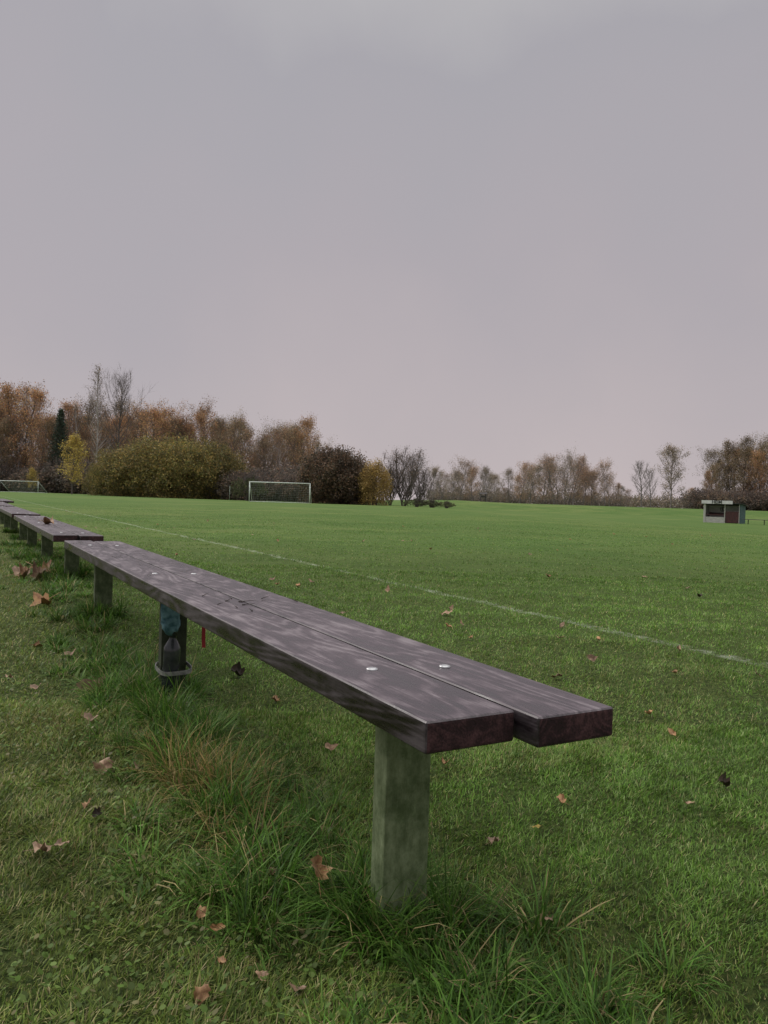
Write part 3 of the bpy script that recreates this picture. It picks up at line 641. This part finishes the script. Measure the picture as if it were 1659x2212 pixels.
for (px,Z,H,k,w) in ((262,124,8.0,'olivea',.85),(330,122,9.6,'oliveb',1.15),(400,120,9.9,'olivea',1.0),(458,121,9.0,'oliveb',1.0),(228,128,5.6,'oliveb',1.0),(495,124,6.5,'oliveb',.9)):
    plant(k,px,Z,H,'round_bush','large rounded olive-brown bush beside the pitch','bush','olive-brown bushes beside the pitch',w)
for px,H in ((600,3.2),(560,4.0),(640,4.6),(520,4.6)): plant('underb',px,118,H,'undergrowth_shrub','dark shrub behind the goal','shrub','shrubs at the foot of the wood')
plant('darkround',724,102,7.4,'round_bush','broad dense dark brown rounded bush beside the goal','bush',wx=1.08)
plant('darkround',765,104,5.8,'round_bush','lower dark bush beside the goal','bush',wx=.9)
plant('orangeb',812,99,5.8,'ochre_bush','narrow muted ochre bush by the pitch edge','bush')
plant('barebush',874,104,7.2,'bare_bush','tall leafless many-stemmed bush at the pitch edge','bush',wx=1.05)
plant('barebush',915,110,5.0,'bare_bush','low leafless bush at the pitch edge','bush')
plant('barebush',845,108,5.2,'bare_bush','low leafless bush at the pitch edge','bush')
for px,H in((935,.9),(965,.8),(900,1.0)): plant('lowb',px,92,H,'low_shrub','low green-brown scrub at the pitch edge','shrub','low scrub at the pitch edge')
plant('lowb',541,108,3.4,'ivy_shrub','dark ivy-covered stump near the goal','shrub',wx=.55)
GF='trees of the distant misty wood'
for row in(0,1):
    for (px,ty) in ((940,1020),(962,1010),(985,1022),(1002,1002),(1030,1008),(1050,1012),(1070,1034),(1090,1054),(1108,1012),(1128,1002),(1150,1002),(1175,1000),(1196,998),(1215,990),(1240,996),(1262,1012),(1285,1015),(1312,1012),(1335,1032),(1352,1054)):
        px+=r2.uniform(-7,7); ty+=r2.uniform(-5,16)
        if row: px+=11; ty+=8
        Z=262+row*14+r2.uniform(-6,6); H=(hz(px)-ty)/1664*Z
        plant(r2.choice(['far','farrust','farrust'])+r2.choice('abcde'),px,Z,H,'autumn_tree','hazy brown tree in the distant tree line','tree',GF,r2.uniform(.75,1.15))
plant('farbare',1388,200,11,'bare_tree','leafless tree standing in the mist','tree'); plant('farbare',1408,205,9.5,'bare_tree','leafless tree standing in the mist','tree')
plant('farthin',1452,200,14.8,'thin_tree','open-crowned thin tree in the mist','tree',wx=1.0)
plant('farrusta',1500,215,5.5,'autumn_tree','small orange-brown tree beside the pitch bank','tree',wx=1.2)
for (px,ty) in ((1535,1010),(1550,985),(1568,978),(1586,962),(1603,955),(1622,968),(1642,972),(1662,965),(1685,960),(1712,968),(1740,972),(1554,1000),(1594,985),(1632,985),(1672,985),(1540,1020),(1612,975),(1652,978)):
    Z=182+r2.uniform(-6,12); plant(r2.choice(['rust','brown','brown','brown'])+r2.choice('abcde'),px,Z,(hz(px)-ty)/1664*Z,'autumn_tree','dark brown autumn tree at the wood corner','tree','trees at the wood corner',.95)
for px in range(1525,1760,22): plant('farlow',px,176+r2.uniform(-3,3),r2.uniform(3,5),'undergrowth_shrub','dark shrub at the wood corner','shrub','shrubs at the wood corner')
# ---------- world, sun, camera
SAZ=math.radians(-62); SEL=math.radians(36)
w=bpy.data.worlds.new('World'); scene.world=w; w.use_nodes=True; N=w.node_tree.nodes; L=w.node_tree.links
bg=N['Background']; tc=N.new('ShaderNodeTexCoord'); sp=N.new('ShaderNodeSeparateXYZ'); L.new(tc.outputs['Generated'],sp.inputs[0])
no=N.new('ShaderNodeTexNoise'); no.inputs['Scale'].default_value=3.0; no.inputs['Detail'].default_value=6; L.new(tc.outputs['Generated'],no.inputs['Vector'])
ma=N.new('ShaderNodeMath'); ma.operation='MULTIPLY_ADD'; ma.inputs[1].default_value=.40; L.new(no.outputs[0],ma.inputs[0])
sb=N.new('ShaderNodeMath'); sb.operation='SUBTRACT'; sb.inputs[1].default_value=.20; L.new(sp.outputs['Z'],sb.inputs[0]); L.new(sb.outputs[0],ma.inputs[2])
r=ramp(N,[(0,(.54,.472,.485)),(.10,(.500,.445,.462)),(.28,(.446,.41,.438)),(.5,(.412,.398,.43)),(.64,(.5,.49,.50)),(.85,(1,1,.97))])
L.new(ma.outputs[0],r.inputs[0]); L.new(r.outputs[0],bg.inputs[0]); bg.inputs[1].default_value=1.0
mr=N.new('ShaderNodeMapRange'); mr.inputs[1].default_value=.66; mr.inputs[2].default_value=.95; mr.inputs[3].default_value=1; mr.inputs[4].default_value=2.15
L.new(sp.outputs['Z'],mr.inputs[0]); L.new(mr.outputs[0],bg.inputs[1])
sky=N.new('ShaderNodeTexSky'); sky.sky_type='NISHITA'; sky.sun_disc=False; sky.sun_elevation=SEL; sky.sun_rotation=SAZ
b2=N.new('ShaderNodeBackground'); b2.inputs[1].default_value=.06; L.new(sky.outputs[0],b2.inputs[0])
mx=N.new('ShaderNodeMixShader'); mx.inputs[0].default_value=.05; L.new(bg.outputs[0],mx.inputs[1]); L.new(b2.outputs[0],mx.inputs[2]); L.new(mx.outputs[0],N['World Output'].inputs[0])
sl=bpy.data.lights.new('sun','SUN'); sl.energy=1.4; sl.angle=math.radians(25); sl.color=(1,.95,.9)
so=bpy.data.objects.new('sun',sl); col.objects.link(so)
dv=Vector((math.sin(SAZ)*math.cos(SEL),math.cos(SAZ)*math.cos(SEL),math.sin(SEL))); so.rotation_euler=dv.to_track_quat('Z','Y').to_euler()
cd=bpy.data.cameras.new('camera'); co=bpy.data.objects.new('camera',cd); col.objects.link(co)
cd.sensor_fit='VERTICAL'; cd.sensor_height=36; cd.lens=27.08; cd.clip_start=.03; cd.clip_end=3000
co.matrix_world=Matrix.Translation((0,0,HC))@Matrix.Rotation(math.radians(90-.9),4,'X')@Matrix.Rotation(math.radians(1.78),4,'Z')
scene.camera=co
scene.view_settings.view_transform='Standard'; scene.view_settings.look='None'; scene.view_settings.exposure=0
